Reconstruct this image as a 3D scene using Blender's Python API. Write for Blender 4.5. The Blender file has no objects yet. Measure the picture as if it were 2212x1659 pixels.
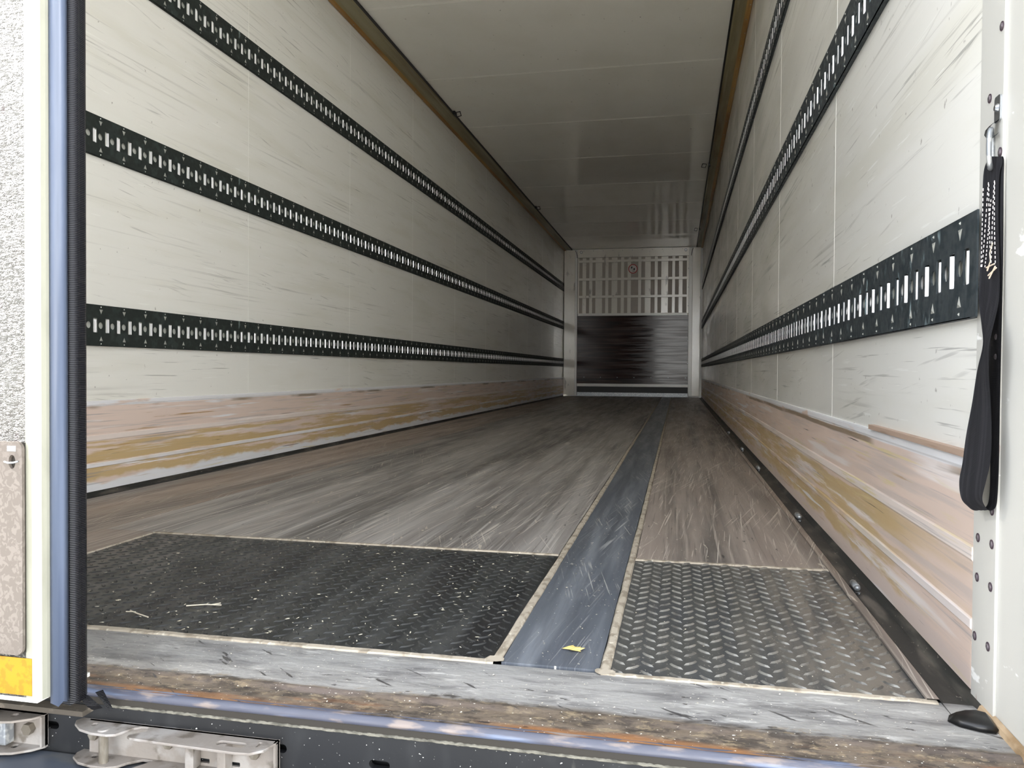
import bpy, bmesh, math, random
from mathutils import Vector, Matrix
random.seed(7)
PI = math.pi
S = bpy.context.scene
C = S.collection

# ---------------------------------------------------------------- camera
F_PX = 1687.9
cam = bpy.data.cameras.new('camera'); cam_o = bpy.data.objects.new('camera', cam); C.objects.link(cam_o)
cam.sensor_fit = 'HORIZONTAL'; cam.sensor_width = 36.0; cam.lens = F_PX * 36.0 / 2212.0
cam.clip_start = 0.05; cam.clip_end = 200
r_ = Vector((0.97818858, 0.20760408, 0.00690217)); u_ = Vector((-0.01034048, 0.0154812, 0.99982669)); f_ = Vector((-0.20746125, 0.97809042, -0.01729026))
M = Matrix(((r_.x, u_.x, -f_.x, 2.0487), (r_.y, u_.y, -f_.y, -0.96), (r_.z, u_.z, -f_.z, 0.4557), (0, 0, 0, 1)))
cam_o.matrix_world = M
S.camera = cam_o

# ---------------------------------------------------------------- world, sun, exposure
W_ = bpy.data.worlds.new('overcast_sky'); S.world = W_; W_.use_nodes = True
wn = W_.node_tree; wn.nodes.clear()
wo = wn.nodes.new('ShaderNodeOutputWorld'); wb = wn.nodes.new('ShaderNodeBackground')
wt = wn.nodes.new('ShaderNodeTexCoord'); ws = wn.nodes.new('ShaderNodeSeparateXYZ'); wr = wn.nodes.new('ShaderNodeValToRGB')
wn.links.new(wt.outputs['Generated'], ws.inputs[0]); wn.links.new(ws.outputs['Z'], wr.inputs[0])
wr.color_ramp.elements[0].position = 0.0; wr.color_ramp.elements[0].color = (1.0, 0.995, 0.965, 1)
wr.color_ramp.elements[1].position = 0.50; wr.color_ramp.elements[1].color = (0.28, 0.30, 0.335, 1)
wn.links.new(wr.outputs[0], wb.inputs[0]); wb.inputs[1].default_value = 5.2
wn.links.new(wb.outputs[0], wo.inputs[0])
sun = bpy.data.lights.new('sun', 'SUN'); sun.energy = 11.0; sun.angle = math.radians(3); sun.color = (1.0, 0.96, 0.9)
sun_o = bpy.data.objects.new('sun', sun); C.objects.link(sun_o)
sun_o.rotation_euler = Vector((0.80, 0.055, -0.72)).to_track_quat('-Z', 'Y').to_euler()
S.view_settings.view_transform = 'Standard'; S.view_settings.look = 'None'
S.view_settings.gamma = 1.0; S.view_settings.use_curve_mapping = False
S.view_settings.exposure = 1.25
S.cycles.diffuse_bounces = 14; S.cycles.max_bounces = 18; S.cycles.glossy_bounces = 8
S.cycles.sample_clamp_indirect = 6.0

# ---------------------------------------------------------------- materials
def srgb(r, g, b):
    f = lambda c: ((c/255)/12.92 if c/255 <= .04045 else (((c/255)+.055)/1.055)**2.4)
    return (f(r), f(g), f(b), 1)

def mat(name, base, rough=.5, metal=0., layers=(), bump=None, spec=.5, coat=0., rvar=None):
    m = bpy.data.materials.new(name); m.use_nodes = True
    nt = m.node_tree; N = nt.nodes; L = nt.links; N.clear()
    out = N.new('ShaderNodeOutputMaterial'); p = N.new('ShaderNodeBsdfPrincipled'); L.new(p.outputs[0], out.inputs[0])
    p.inputs['Metallic'].default_value = metal; p.inputs['Roughness'].default_value = rough
    p.inputs['Specular IOR Level'].default_value = spec; p.inputs['Coat Weight'].default_value = coat; p.inputs['Coat Roughness'].default_value = .12
    tc = N.new('ShaderNodeTexCoord'); sep = N.new('ShaderNodeSeparateXYZ'); L.new(tc.outputs['Object'], sep.inputs[0])
    def noise(s, det=3., off=0., dist=0., rgh=.5, rot=0.):
        mp = N.new('ShaderNodeMapping'); mp.vector_type = 'POINT'
        if rot:
            m0 = N.new('ShaderNodeMapping'); m0.inputs['Rotation'].default_value = (0, 0, math.radians(rot)) if not isinstance(rot, tuple) else tuple(math.radians(q) for q in rot); L.new(tc.outputs['Object'], m0.inputs[0])
            srcv = m0.outputs[0]
        else: srcv = tc.outputs['Object']
        mp.inputs['Scale'].default_value = s; mp.inputs['Location'].default_value = (off, off*1.7, off*.6)
        L.new(srcv, mp.inputs[0]); n = N.new('ShaderNodeTexNoise')
        n.inputs['Scale'].default_value = 1; n.inputs['Detail'].default_value = det; n.inputs['Distortion'].default_value = dist; n.inputs['Roughness'].default_value = rgh
        L.new(mp.outputs[0], n.inputs['Vector']); return n.outputs[0]
    def mrange(v, a, b, o0=0., o1=1.):
        r = N.new('ShaderNodeMapRange'); r.interpolation_type = 'SMOOTHSTEP'
        r.inputs[1].default_value = a; r.inputs[2].default_value = b; r.inputs[3].default_value = o0; r.inputs[4].default_value = o1
        L.new(v, r.inputs[0]); return r.outputs[0]
    def math_(op, a, b):
        k = N.new('ShaderNodeMath'); k.operation = op
        for i, v in enumerate((a, b)):
            if isinstance(v, (int, float)): k.inputs[i].default_value = v
            else: L.new(v, k.inputs[i])
        return k.outputs[0]
    cur = None
    for i, l in enumerate(layers):
        fac = None
        if 's' in l:
            fac = mrange(noise(l['s'], l.get('det', 4.), l.get('off', i*3.3), l.get('dist', 0.), l.get('rgh', .5), l.get('rot', 0.)), l['lo'], l['hi'])
        if 'wrk' in l:
            a_ = math_('ABSOLUTE', math_('SUBTRACT', noise(l['wrk'], 3., 1., 1.2), .5), 0.); fac = mrange(a_, 0., l['w'], 1., 0.)
        if 's2' in l:
            g = mrange(noise(l['s2'], 3., 9.1 + i), l['lo2'], l['hi2']); fac = g if fac is None else math_('MULTIPLY', fac, g)
        for bd in ([l['band']] if 'band' in l else []) + ([l['band2']] if 'band2' in l else []):
            ax, a, b, soft = bd[:4]; v = sep.outputs[ax]
            if len(bd) > 4:
                w = math_('MULTIPLY', math_('SUBTRACT', noise(bd[5], 4., 5.5 + i), .5), bd[4]); v = math_('ADD', v, w)
            g = math_('MULTIPLY', mrange(v, a - soft, a + soft), mrange(v, b - soft, b + soft, 1., 0.))
            fac = g if fac is None else math_('MULTIPLY', fac, g)
        if l.get('amt', 1.) != 1.: fac = math_('MULTIPLY', fac, l['amt'])
        mx = N.new('ShaderNodeMix'); mx.data_type = 'RGBA'
        L.new(fac, mx.inputs[0])
        if cur is None: mx.inputs[6].default_value = base
        else: L.new(cur, mx.inputs[6])
        mx.inputs[7].default_value = l['col']; cur = mx.outputs[2]
    if cur is None: p.inputs['Base Color'].default_value = base
    else: L.new(cur, p.inputs['Base Color'])
    if rvar:
        L.new(mrange(noise(rvar[0], 4., 2.2), .35, .65, rvar[1], rvar[2]), p.inputs['Roughness'])
    if bump:
        b = N.new('ShaderNodeBump'); b.inputs['Strength'].default_value = bump.get('st', .5); b.inputs['Distance'].default_value = bump.get('d', .002)
        if bump.get('kind') == 'wave':
            mp = N.new('ShaderNodeMapping'); mp.inputs['Scale'].default_value = bump['s']; L.new(tc.outputs['Object'], mp.inputs[0])
            n = N.new('ShaderNodeTexWave'); n.bands_direction = bump.get('dir', 'Z'); n.inputs['Scale'].default_value = 1; n.inputs['Distortion'].default_value = bump.get('dist', 0)
            L.new(mp.outputs[0], n.inputs['Vector']); L.new(n.outputs[1], b.inputs['Height'])
        elif bump.get('kind') == 'wrinkle':
            a1 = noise(bump['s'], 3., 1., 1.2); ab = math_('ABSOLUTE', math_('SUBTRACT', a1, .5), 0.)
            L.new(mrange(ab, 0., .10), b.inputs['Height'])
        else:
            L.new(noise(bump['s'], bump.get('det', 4.), 4.4), b.inputs['Height'])
        L.new(b.outputs[0], p.inputs['Normal'])
    return m

m_wall = mat('wall_gelcoat', srgb(245, 244, 238), .30, layers=[
    dict(col=srgb(232, 230, 218), s=(1, 1.1, 9), lo=.45, hi=.75, amt=.6),
    dict(col=srgb(150, 147, 140), s=(1, 1.3, 80), lo=.55, hi=.72, det=5, s2=(1, 1.0, 6), lo2=.44, hi2=.76, amt=.75),
    dict(col=srgb(100, 98, 96), s=(1, 2.6, 130), lo=.62, hi=.68, det=4, s2=(1, 1.3, 7.), lo2=.48, hi2=.64, amt=.45, off=17),
    dict(col=srgb(120, 118, 114), s=(1, 3.0, 90), lo=.62, hi=.69, det=3, s2=(1, 2.2, 9.), lo2=.50, hi2=.64, amt=.35, off=57, rot=(7, 0, 0)),
    dict(col=srgb(140, 132, 124), s=(60, 45, 38), lo=.70, hi=.76, det=3, amt=.6, off=30),
    dict(col=srgb(255, 255, 250), s=(1, 4, 130), lo=.67, hi=.70, det=4, amt=.8, off=41)],
    bump=dict(s=(6, 6, 6), st=.05, d=.002), rvar=((2, 1, 5), .17, .24))
m_seam = mat('pale_sealant', srgb(252, 252, 246), .4, layers=[dict(col=srgb(236, 234, 226), s=(8, 8, 8), lo=.4, hi=.7)])
m_ceil = mat('ceiling_gelcoat', srgb(246, 244, 236), .06, layers=[
    dict(col=srgb(238, 235, 225), s=(3, 2, 3), lo=.4, hi=.7, amt=.6),
    dict(col=srgb(140, 134, 126), s=(30, 20, 30), lo=.70, hi=.76, amt=.6)], rvar=((4, 2, 4), .05, .09))
PINK, OCH, WHT, GRY = srgb(232, 212, 200), srgb(204, 176, 124), srgb(240, 240, 243), srgb(150, 148, 146)
st = (1, 1.6, 26)
def kick_mat(name, low, ymask, PINK=PINK, wa=.85):
    ym = dict(band2=(1, ymask, 40., .30, 1.5, (1, 1.4, 20))) if ymask else {}
    return mat(name, PINK, .42, layers=[
    dict(col=srgb(204, 190, 182), s=(1, 2.0, 60), lo=.5, hi=.7, amt=.7),
    dict(col=srgb(246, 240, 238), s=(1, 1.1, 22), lo=.56, hi=.66, det=5, off=61, amt=.7),
    dict(col=OCH, band=(2, .104, .190, .006, .030, (1, 2.2, 26)), s=(1, 1.1, 26), lo=.45, hi=.53, det=9, rgh=.68, off=2., amt=.9, **ym),
    dict(col=OCH, band=(2, .046, .098, .008, .085, (1, 5, 12)), s=(1, 1.3, 18), lo=.40, hi=.48, det=9, rgh=.68, off=8., amt=.9, **ym),
    dict(col=low, band=(2, -.02, .046, .008, .085, (1, 5, 12))),
    dict(col=WHT, band=(2, .097, .112, .0015, .004, (1, 6, 10)), s=(1, 1.2, 3), lo=.40, hi=.52, off=6., amt=wa),
    dict(col=srgb(238, 226, 218), band=(2, .193, .212, .002, .004, (1, 6, 10)), amt=.9),
    dict(col=srgb(222, 206, 156), s=(1, 2.6, 90), lo=.57, hi=.64, det=8, rgh=.62, s2=(1, .7, 7), lo2=.42, hi2=.58, amt=.85, off=12, **ym),
    dict(col=srgb(180, 140, 84), s=(1, 1.5, 60), lo=.60, hi=.66, det=7, rgh=.6, s2=(1, .9, 5), lo2=.46, hi2=.60, amt=.9, off=71),
    dict(col=srgb(244, 243, 246), s=(1, 1.6, 48), lo=.60, hi=.66, det=7, s2=(1, .8, 6), lo2=.46, hi2=.60, amt=.9, off=21),
    dict(col=srgb(158, 152, 152), s=(1, 1.8, 110), lo=.56, hi=.70, det=7, s2=(1, .7, 4), lo2=.40, hi2=.62, amt=.75, off=33),
    dict(col=srgb(60, 50, 44), s=(1, 3, 150), lo=.68, hi=.72, det=6, s2=(1, 1.2, 9), lo2=.48, hi2=.56, amt=.9, off=51),
    dict(col=WHT, band=(2, .316, .40, .002, .004, (1, 8, 8)), s=(1, 3, 20), lo=.30, hi=.4, off=3),
    dict(col=srgb(128, 110, 84), band=(2, .304, .317, .002, .012, (1, 3, 8)), s=(1, 1.2, 4), lo=.5, hi=.58, amt=.8)],
    bump=dict(s=(3, 12, 130), st=.12, d=.001), rvar=((2, 3, 30), .28, .45))
m_kick = kick_mat('worn_kick_plate_left', WHT, 0)
m_kick_r = kick_mat('worn_kick_plate_right', srgb(220, 202, 192), .42, srgb(228, 206, 192), .5)
m_gutter = mat('gutter_rubber', srgb(44, 44, 42), .55, layers=[
    dict(col=srgb(104, 98, 90), s=(30, 5, 30), lo=.5, hi=.72, det=6, amt=.8),
    dict(col=srgb(150, 142, 130), s=(160, 60, 160), lo=.68, hi=.72, amt=.8)], bump=dict(s=(60, 30, 60), st=.3))
def floor_mat(name, a, b, c):
    scr = srgb(214, 206, 194)
    return mat(name, a, .5, layers=[
        dict(col=b, s=(16, .7, 1), lo=.36, hi=.66, det=8, rgh=.6, amt=.8, off=3),
        dict(col=srgb(80, 76, 74), s=(7, .32, 1), lo=.44, hi=.68, det=8, rgh=.6, amt=.8, off=11),
        dict(col=c, s=(90, 1.4, 1), lo=.54, hi=.70, det=6, amt=.7, off=7),
        dict(col=srgb(84, 78, 76), s=(150, 2.0, 1), lo=.56, hi=.70, det=6, amt=.6, off=15),
        dict(col=scr, s=(230, 2.0, 1), lo=.61, hi=.66, det=3, s2=(3, 1.5, 1), lo2=.46, hi2=.62, amt=.75, off=19, rot=14),
        dict(col=scr, s=(260, 2.2, 1), lo=.64, hi=.68, det=3, s2=(3, 1.5, 1), lo2=.48, hi2=.62, amt=.75, off=25, rot=-19),
        dict(col=scr, s=(220, 3.0, 1), lo=.62, hi=.66, det=3, amt=.6, off=31, rot=4),
        dict(col=srgb(196, 186, 172), s=(60, 9, 1), lo=.66, hi=.70, det=4, s2=(2, 1, 1), lo2=.50, hi2=.6, amt=.85, off=35, rot=-12),
        dict(col=srgb(220, 214, 202), s=(150, 110, 1), lo=.73, hi=.76, det=2, amt=.8, off=23),
        dict(col=srgb(52, 49, 48), s=(60, 9, 1), lo=.69, hi=.74, det=5, amt=.8, off=29)],
        bump=dict(s=(260, 120, 260), st=.2, d=.0008), rvar=((20, 2, 4), .34, .52))
m_fl_brown = floor_mat('floor_ply_brown', srgb(142, 126, 115), srgb(158, 147, 138), srgb(172, 163, 152))
m_fl_grey = floor_mat('floor_ply_grey', srgb(140, 134, 129), srgb(168, 164, 160), srgb(192, 188, 182))
m_fl_right = floor_mat('floor_ply_dusty', srgb(146, 134, 125), srgb(162, 151, 142), srgb(176, 165, 155))
m_strip = mat('smooth_steel_strip', srgb(92, 97, 105), .32, layers=[
    dict(col=srgb(130, 135, 142), s=(22, 1.2, 1), lo=.42, hi=.70, det=8, rgh=.62, amt=.85),
    dict(col=srgb(66, 69, 76), s=(26, 1.2, 1), lo=.46, hi=.74, det=8, rgh=.62, amt=.6, off=9),
    dict(col=srgb(176, 178, 178), s=(210, 3, 1), lo=.57, hi=.63, det=5, s2=(8, 1, 1), lo2=.44, hi2=.62, amt=.7, off=5, rot=8),
    dict(col=srgb(182, 182, 178), s=(160, 4, 1), lo=.58, hi=.64, det=4, s2=(6, 2, 1), lo2=.46, hi2=.6, amt=.7, off=15, rot=-11),
    dict(col=srgb(190, 186, 176), s=(28, 7, 1), lo=.66, hi=.71, det=6, rgh=.65, amt=.6, off=21, rot=-6),
    dict(col=srgb(224, 220, 210), s=(170, 130, 1), lo=.72, hi=.75, det=2, amt=.9, off=13)],
    bump=dict(s=(60, 6, 60), st=.04, d=.0006), rvar=((30, 2, 4), .28, .38))
m_bead = mat('dusty_sealant_bead', srgb(176, 166, 150), .8, layers=[
    dict(col=srgb(140, 130, 114), s=(50, 30, 50), lo=.45, hi=.65),
    dict(col=srgb(206, 200, 184), s=(90, 60, 90), lo=.6, hi=.7)], bump=dict(s=(120, 60, 120), st=.4))
m_chk = mat('checker_steel_dark', srgb(40, 42, 42), .38, metal=.15, layers=[
    dict(col=srgb(76, 77, 76), s=(16, 2.2, 1), lo=.42, hi=.66, det=6, amt=.8),
    dict(col=srgb(34, 34, 36), s=(7, .9, 1), lo=.54, hi=.64, det=5, amt=.8, off=7),
    dict(col=srgb(160, 158, 150), s=(220, 160, 1), lo=.67, hi=.72, det=2, amt=.6, off=13)],
    bump=dict(s=(300, 300, 300), st=.15, d=.0006), rvar=((20, 8, 4), .3, .5))
m_chk_e = mat('tread_edges_dark', srgb(58, 59, 59), .36, metal=.3)  # left plate: weaker painted edge light on the tread slopes
m_chk2 = mat('checker_steel_dusty', srgb(82, 82, 79), .40, metal=.15, layers=[
    dict(col=srgb(134, 126, 116), band=(0, 2.22, 2.60, .12, .16, (6, 6, 1)), amt=.75),
    dict(col=srgb(70, 72, 74), s=(24, 3.2, 1), lo=.45, hi=.62, det=6, amt=.8),
    dict(col=srgb(176, 170, 158), s=(240, 160, 1), lo=.66, hi=.71, det=2, amt=.6, off=13)],
    bump=dict(s=(300, 300, 300), st=.15, d=.0006), rvar=((20, 8, 4), .3, .5))
RUST = srgb(136, 86, 48)
m_edge = mat('lit_tread_edges', srgb(132, 130, 124), .34, metal=.35, layers=[dict(col=srgb(92, 90, 86), s=(30, 30, 1), lo=.45, hi=.65)])  # tread slopes coloured lighter, painting in the light their edges catch
bb = (6, 10, 5)
m_sill = mat('worn_sill_steel', srgb(150, 149, 147), .5, metal=.05, layers=[
    dict(col=srgb(96, 95, 96), s=(7, 30, 8), lo=.44, hi=.68, det=9, rgh=.68, amt=.85),
    dict(col=srgb(188, 187, 184), s=(12, 44, 8), lo=.54, hi=.68, det=9, rgh=.7, amt=.85, off=4),
    dict(col=srgb(100, 88, 75), band=(1, -.04, .074, .010, .05, bb), amt=.95),
    dict(col=srgb(60, 54, 49), band=(1, -.04, .080, .008, .05, bb), s=(22, 40, 8), lo=.46, hi=.60, det=9, rgh=.7, amt=.9, off=9),
    dict(col=srgb(136, 122, 100), band=(1, -.04, .080, .008, .05, bb), s=(40, 70, 8), lo=.52, hi=.62, det=9, rgh=.72, amt=.85, off=15),
    dict(col=RUST, band=(1, -.04, .040, .012, .05, (7, 10, 5)), s=(3.2, 16, 4), lo=.50, hi=.66, det=8, rgh=.65, off=27, amt=.8),
    dict(col=srgb(140, 98, 62), band=(1, -.02, .018, .008, .014, (9, 10, 5)), s=(4, 14, 4), lo=.40, hi=.60, det=7, off=2, amt=.8),
    dict(col=srgb(104, 94, 90), band=(1, .052, .066, .003, .006, (9, 10, 5)), s=(5, 9, 4), lo=.40, hi=.6, off=8, amt=.8),
    dict(col=srgb(44, 40, 40), s=(30, 90, 8), lo=.64, hi=.69, det=7, rgh=.6, amt=.9, off=37),
    dict(col=srgb(60, 58, 58), s=(14, 90, 8), lo=.66, hi=.70, det=5, amt=.9, off=39, rot=35),
    dict(col=srgb(236, 232, 222), s=(210, 260, 8), lo=.70, hi=.73, det=2, amt=.8, off=43)],
    bump=dict(s=(70, 150, 60), st=.6, d=.0018, det=8), rvar=((20, 50, 10), .38, .62))
m_nose = mat('nosing_steel', srgb(74, 76, 88), .42, metal=.1, layers=[
    dict(col=srgb(128, 116, 108), s=(14, 60, 60), lo=.52, hi=.64, det=6, amt=.8),
    dict(col=srgb(104, 116, 140), s=(5, 60, 60), lo=.52, hi=.64, det=6, amt=.8, off=5)], rvar=((30, 40, 40), .28, .5))  # bluish patches put the sky's reflection into the nosing colour
m_black = mat('black_frame_paint', srgb(25, 26, 28), .42, layers=[
    dict(col=srgb(52, 53, 54), s=(12, 12, 5), lo=.52, hi=.72, det=7, amt=.6),
    dict(col=srgb(92, 90, 84), s=(60, 60, 10), lo=.64, hi=.72, det=5, s2=(6, 6, 6), lo2=.5, hi2=.62, amt=.7, off=6),
    dict(col=srgb(206, 204, 198), s=(230, 230, 230), lo=.71, hi=.74, det=2, amt=.9, off=14)],
    bump=dict(s=(80, 80, 80), st=.2, d=.001))
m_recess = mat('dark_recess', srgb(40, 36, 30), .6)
m_dirt = mat('dried_dirt_line', srgb(112, 109, 98), .9, layers=[dict(col=srgb(74, 72, 64), s=(60, 60, 60), lo=.4, hi=.7)], bump=dict(s=(200, 200, 200), st=.5))
m_ledge = mat('grimy_ledge', srgb(70, 64, 56), .8, layers=[dict(col=srgb(120, 112, 100), s=(40, 40, 40), lo=.55, hi=.68, det=7, amt=.7)], bump=dict(s=(90, 90, 90), st=.5))
m_bumper = mat('bumper_top', srgb(74, 80, 90), .42, metal=.1, layers=[
    dict(col=srgb(104, 102, 96), s=(12, 16, 5), lo=.5, hi=.7, det=6, amt=.7), dict(col=srgb(48, 51, 57), s=(5, 6, 5), lo=.5, hi=.7, amt=.6, off=5)])
m_white = mat('white_frame_paint', srgb(202, 201, 195), .32, layers=[
    dict(col=srgb(188, 186, 180), s=(4, 6, 3), lo=.5, hi=.72, amt=.7),
    dict(col=srgb(178, 158, 150), s=(50, 40, 16), lo=.70, hi=.73, det=3, amt=.7, off=8),
    dict(col=srgb(252, 252, 250), s=(12, 12, 30), lo=.66, hi=.70, det=4, amt=.9, off=17)])
m_white_in = mat('white_post_paint', srgb(248, 243, 232), .2, coat=.5, layers=[
    dict(col=srgb(120, 112, 102), s=(9, 9, 3.5), lo=.62, hi=.70, det=6, amt=.6),
    dict(col=srgb(230, 222, 210), s=(2, 2, 1), lo=.4, hi=.7, amt=.6)])
m_white_trim = mat('white_trim_gloss', srgb(246, 244, 238), .22)
m_inset = mat('shaded_beige_sheet', srgb(186, 176, 162), .4)  # back sheet toned darker, carrying the shade of the recess
m_ply = mat('dark_brown_phenolic_ply', srgb(52, 34, 33), .12, layers=[
    dict(col=srgb(78, 58, 53), s=(1.2, 1, 34), lo=.46, hi=.66, det=7, amt=.8),
    dict(col=srgb(36, 28, 30), s=(1.6, 1, 22), lo=.5, hi=.66, det=6, amt=.8, off=5)], spec=.16, bump=dict(s=(2, 2, 60), st=.03, d=.001), rvar=((1.5, 1, 30), .07, .17))
m_grp = mat('grp_door_skin', srgb(84, 83, 79), .45, layers=[
    dict(col=srgb(80, 76, 72), s=(14, 14, 8), lo=.5, hi=.7, amt=.5),
    dict(col=srgb(66, 58, 55), wrk=(110, 110, 240), w=.04, s2=(60, 60, 70), lo2=.34, hi2=.52, amt=.85),  # grooves darkened in colour: dirt plus the wrinkles' raking shade
    dict(col=srgb(70, 60, 60), s=(50, 50, 22), lo=.71, hi=.74, det=1, amt=.7, off=9)],
    bump=dict(kind='wrinkle', s=(110, 110, 240), st=1.0, d=.0035))
m_rim = mat('door_edge_profile', srgb(142, 142, 130), .35, layers=[dict(col=srgb(130, 130, 118), s=(30, 30, 12), lo=.45, hi=.7, amt=.7)], bump=dict(s=(90, 90, 50), st=.15))
m_gask = mat('gasket_rubber_blue_grey', srgb(76, 86, 106), .30, layers=[
    dict(col=srgb(94, 104, 124), s=(60, 60, 3), lo=.45, hi=.7, amt=.6)], spec=.6)
m_gask2 = mat('gasket_rubber_ribbed', srgb(30, 31, 37), .42, bump=dict(kind='wave', s=(1, 1, 130), st=.8, d=.002))
m_galv = mat('galvanised_dusty', srgb(94, 87, 81), .5, metal=.1, layers=[
    dict(col=srgb(120, 113, 107), s=(140, 140, 110), lo=.50, hi=.56, det=2, amt=.5, dist=1.),
    dict(col=srgb(92, 84, 78), s=(20, 20, 20), lo=.5, hi=.7, amt=.5, off=4)])
m_keep = mat('galvanised_keeper', srgb(136, 129, 122), .48, metal=.25, layers=[
    dict(col=srgb(160, 156, 152), s=(22, 22, 22), lo=.48, hi=.66, det=5, amt=.8),
    dict(col=srgb(92, 84, 74), s=(34, 34, 34), lo=.54, hi=.68, det=6, amt=.8, off=6)], bump=dict(s=(160, 160, 160), st=.25))
m_keep2 = mat('galvanised_pin', srgb(108, 101, 90), .42, metal=.3, layers=[dict(col=srgb(132, 127, 117), s=(60, 60, 20), lo=.5, hi=.65)])
m_yel = mat('yellow_reflective_tape', srgb(160, 120, 2), .3, layers=[
    dict(col=srgb(148, 106, 0), s=(90, 90, 90), lo=.46, hi=.58, det=4), dict(col=srgb(120, 100, 40), s=(160, 160, 160), lo=.68, hi=.72, det=2, amt=.7, off=8)])
m_hole = mat('black_void', srgb(10, 10, 10), .8)
m_rail = mat('rail_dark_zinc', srgb(50, 55, 53), .5, metal=.1, layers=[
    dict(col=srgb(66, 74, 72), s=(30, 30, 30), lo=.48, hi=.66, det=5, amt=.6),
    dict(col=srgb(150, 168, 166), s=(60, 40, 22), lo=.62, hi=.70, det=5, s2=(4, 3, 8), lo2=.55, hi2=.68, amt=.6, off=5)], rvar=((60, 60, 60), .5, .65), spec=.12)
m_rail_r = mat('rail_spangled_zinc', srgb(62, 68, 71), .42, metal=.15, layers=[
    dict(col=srgb(46, 54, 58), s=(26, 60, 40), lo=.46, hi=.58, det=6, amt=.8),
    dict(col=srgb(156, 176, 180), s=(40, 60, 26), lo=.58, hi=.68, det=6, s2=(5, 4, 9), lo2=.48, hi2=.62, amt=.7, off=5)], rvar=((80, 80, 80), .40, .55), spec=.18)
m_back = mat('rail_backing_aluminium', srgb(196, 198, 190), .5, metal=.1)
m_bar = mat('polished_slot_bar', srgb(250, 250, 252), .25, metal=.35)
m_web = mat('slot_web_zinc', srgb(190, 192, 186), .35, metal=.45)
m_rivet = mat('steel_rivet', srgb(120, 112, 118), .35, metal=.6)
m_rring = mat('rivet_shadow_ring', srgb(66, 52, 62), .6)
m_cove = mat('cove_profile_olive', srgb(150, 142, 110), .4, layers=[
    dict(col=srgb(130, 120, 88), s=(6, .6, 6), lo=.45, hi=.65, amt=.8),
    dict(col=srgb(110, 86, 48), s=(6, .45, 10), lo=.48, hi=.6, det=6, off=4., amt=.7)], rvar=((20, 1, 20), .3, .5))
m_cove2 = mat('cove_flange_brown', srgb(172, 134, 76), .42, layers=[
    dict(col=srgb(140, 98, 48), s=(6, .8, 8), lo=.45, hi=.6, det=5, amt=.8)])
m_seal_b = mat('black_seal', srgb(16, 14, 16), .5)
m_web_strap = mat('black_webbing', srgb(52, 52, 58), .75, bump=dict(kind='wave', s=(1, 1, 420), st=.6, d=.0008), layers=[
    dict(col=srgb(74, 74, 80), s=(40, 160, 4), lo=.5, hi=.62, det=2, amt=.6)])
m_stitch = mat('white_thread', srgb(232, 224, 222), .8)
m_thread = mat('frayed_thread', srgb(214, 196, 176), .8)
m_steel = mat('bright_zinc_steel', srgb(176, 180, 184), .25, metal=.9)
m_steel_d = mat('dull_zinc_steel', srgb(150, 154, 158), .42, metal=.6, layers=[dict(col=srgb(190, 192, 192), s=(80, 80, 80), lo=.5, hi=.62)])
m_wood = mat('brown_wood_strip', srgb(176, 152, 134), .6, layers=[dict(col=srgb(140, 116, 98), s=(20, 3, 60), lo=.45, hi=.65, det=5)])
m_leaf = mat('dry_leaf', srgb(218, 196, 120), .6)
m_crumb = mat('straw_crumbs', srgb(214, 206, 186), .7)
m_red = mat('sign_red', srgb(190, 32, 40), .4)
m_signw = mat('sign_white', srgb(228, 218, 212), .4)
m_signk = mat('sign_black', srgb(24, 22, 24), .5)
m_ground = mat('pale_asphalt', srgb(196, 193, 186), .9, layers=[dict(col=srgb(176, 173, 166), s=(.6, .6, 1), lo=.4, hi=.7, det=6)])
m_ext = mat('trailer_outer_skin', srgb(232, 232, 228), .35)
m_brownseal = mat('brown_sealant_edge', srgb(172, 150, 122), .6, layers=[dict(col=srgb(140, 116, 86), s=(40, 20, 40), lo=.45, hi=.65)])
m_ws = mat('plain_white_strip', srgb(214, 212, 206), .25)

# ---------------------------------------------------------------- helpers
def link(name, bm, m, parent=None, smooth=False):
    me = bpy.data.meshes.new(name); bm.normal_update(); bm.to_mesh(me); bm.free()
    for k in (m if isinstance(m, (list, tuple)) else [m]): me.materials.append(k)
    o = bpy.data.objects.new(name, me); C.objects.link(o)
    if parent is not None: o.parent = parent
    if smooth:
        me.polygons.foreach_set('use_smooth', [True]*len(me.polygons))
    return o
def empty(name, parent=None, loc=(0, 0, 0)):
    o = bpy.data.objects.new(name, None); C.objects.link(o); o.location = loc; o.empty_display_size = .05
    if parent: o.parent = parent
    return o
def tag(o, label=None, cat=None, group=None, kind=None):
    if label: o['label'] = label
    if cat: o['category'] = cat
    if group: o['group'] = group
    if kind: o['kind'] = kind
    return o
def box(bm, x0, x1, y0, y1, z0, z1, bev=0., mi=0):
    vs = [bm.verts.new(v) for v in ((x0, y0, z0), (x1, y0, z0), (x1, y1, z0), (x0, y1, z0), (x0, y0, z1), (x1, y0, z1), (x1, y1, z1), (x0, y1, z1))]
    fs = [bm.faces.new([vs[i] for i in q]) for q in ((3, 2, 1, 0), (4, 5, 6, 7), (0, 1, 5, 4), (1, 2, 6, 5), (2, 3, 7, 6), (3, 0, 4, 7))]
    for f in fs: f.material_index = mi
    if bev > 0:
        es = list({e for f in fs for e in f.edges})
        bmesh.ops.bevel(bm, geom=es, offset=bev, segments=2, affect='EDGES', profile=.7)
    return fs
def boxo(name, m, x0, x1, y0, y1, z0, z1, parent=None, bev=0.):
    bm = bmesh.new(); box(bm, x0, x1, y0, y1, z0, z1, bev); return link(name, bm, m, parent)
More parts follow.
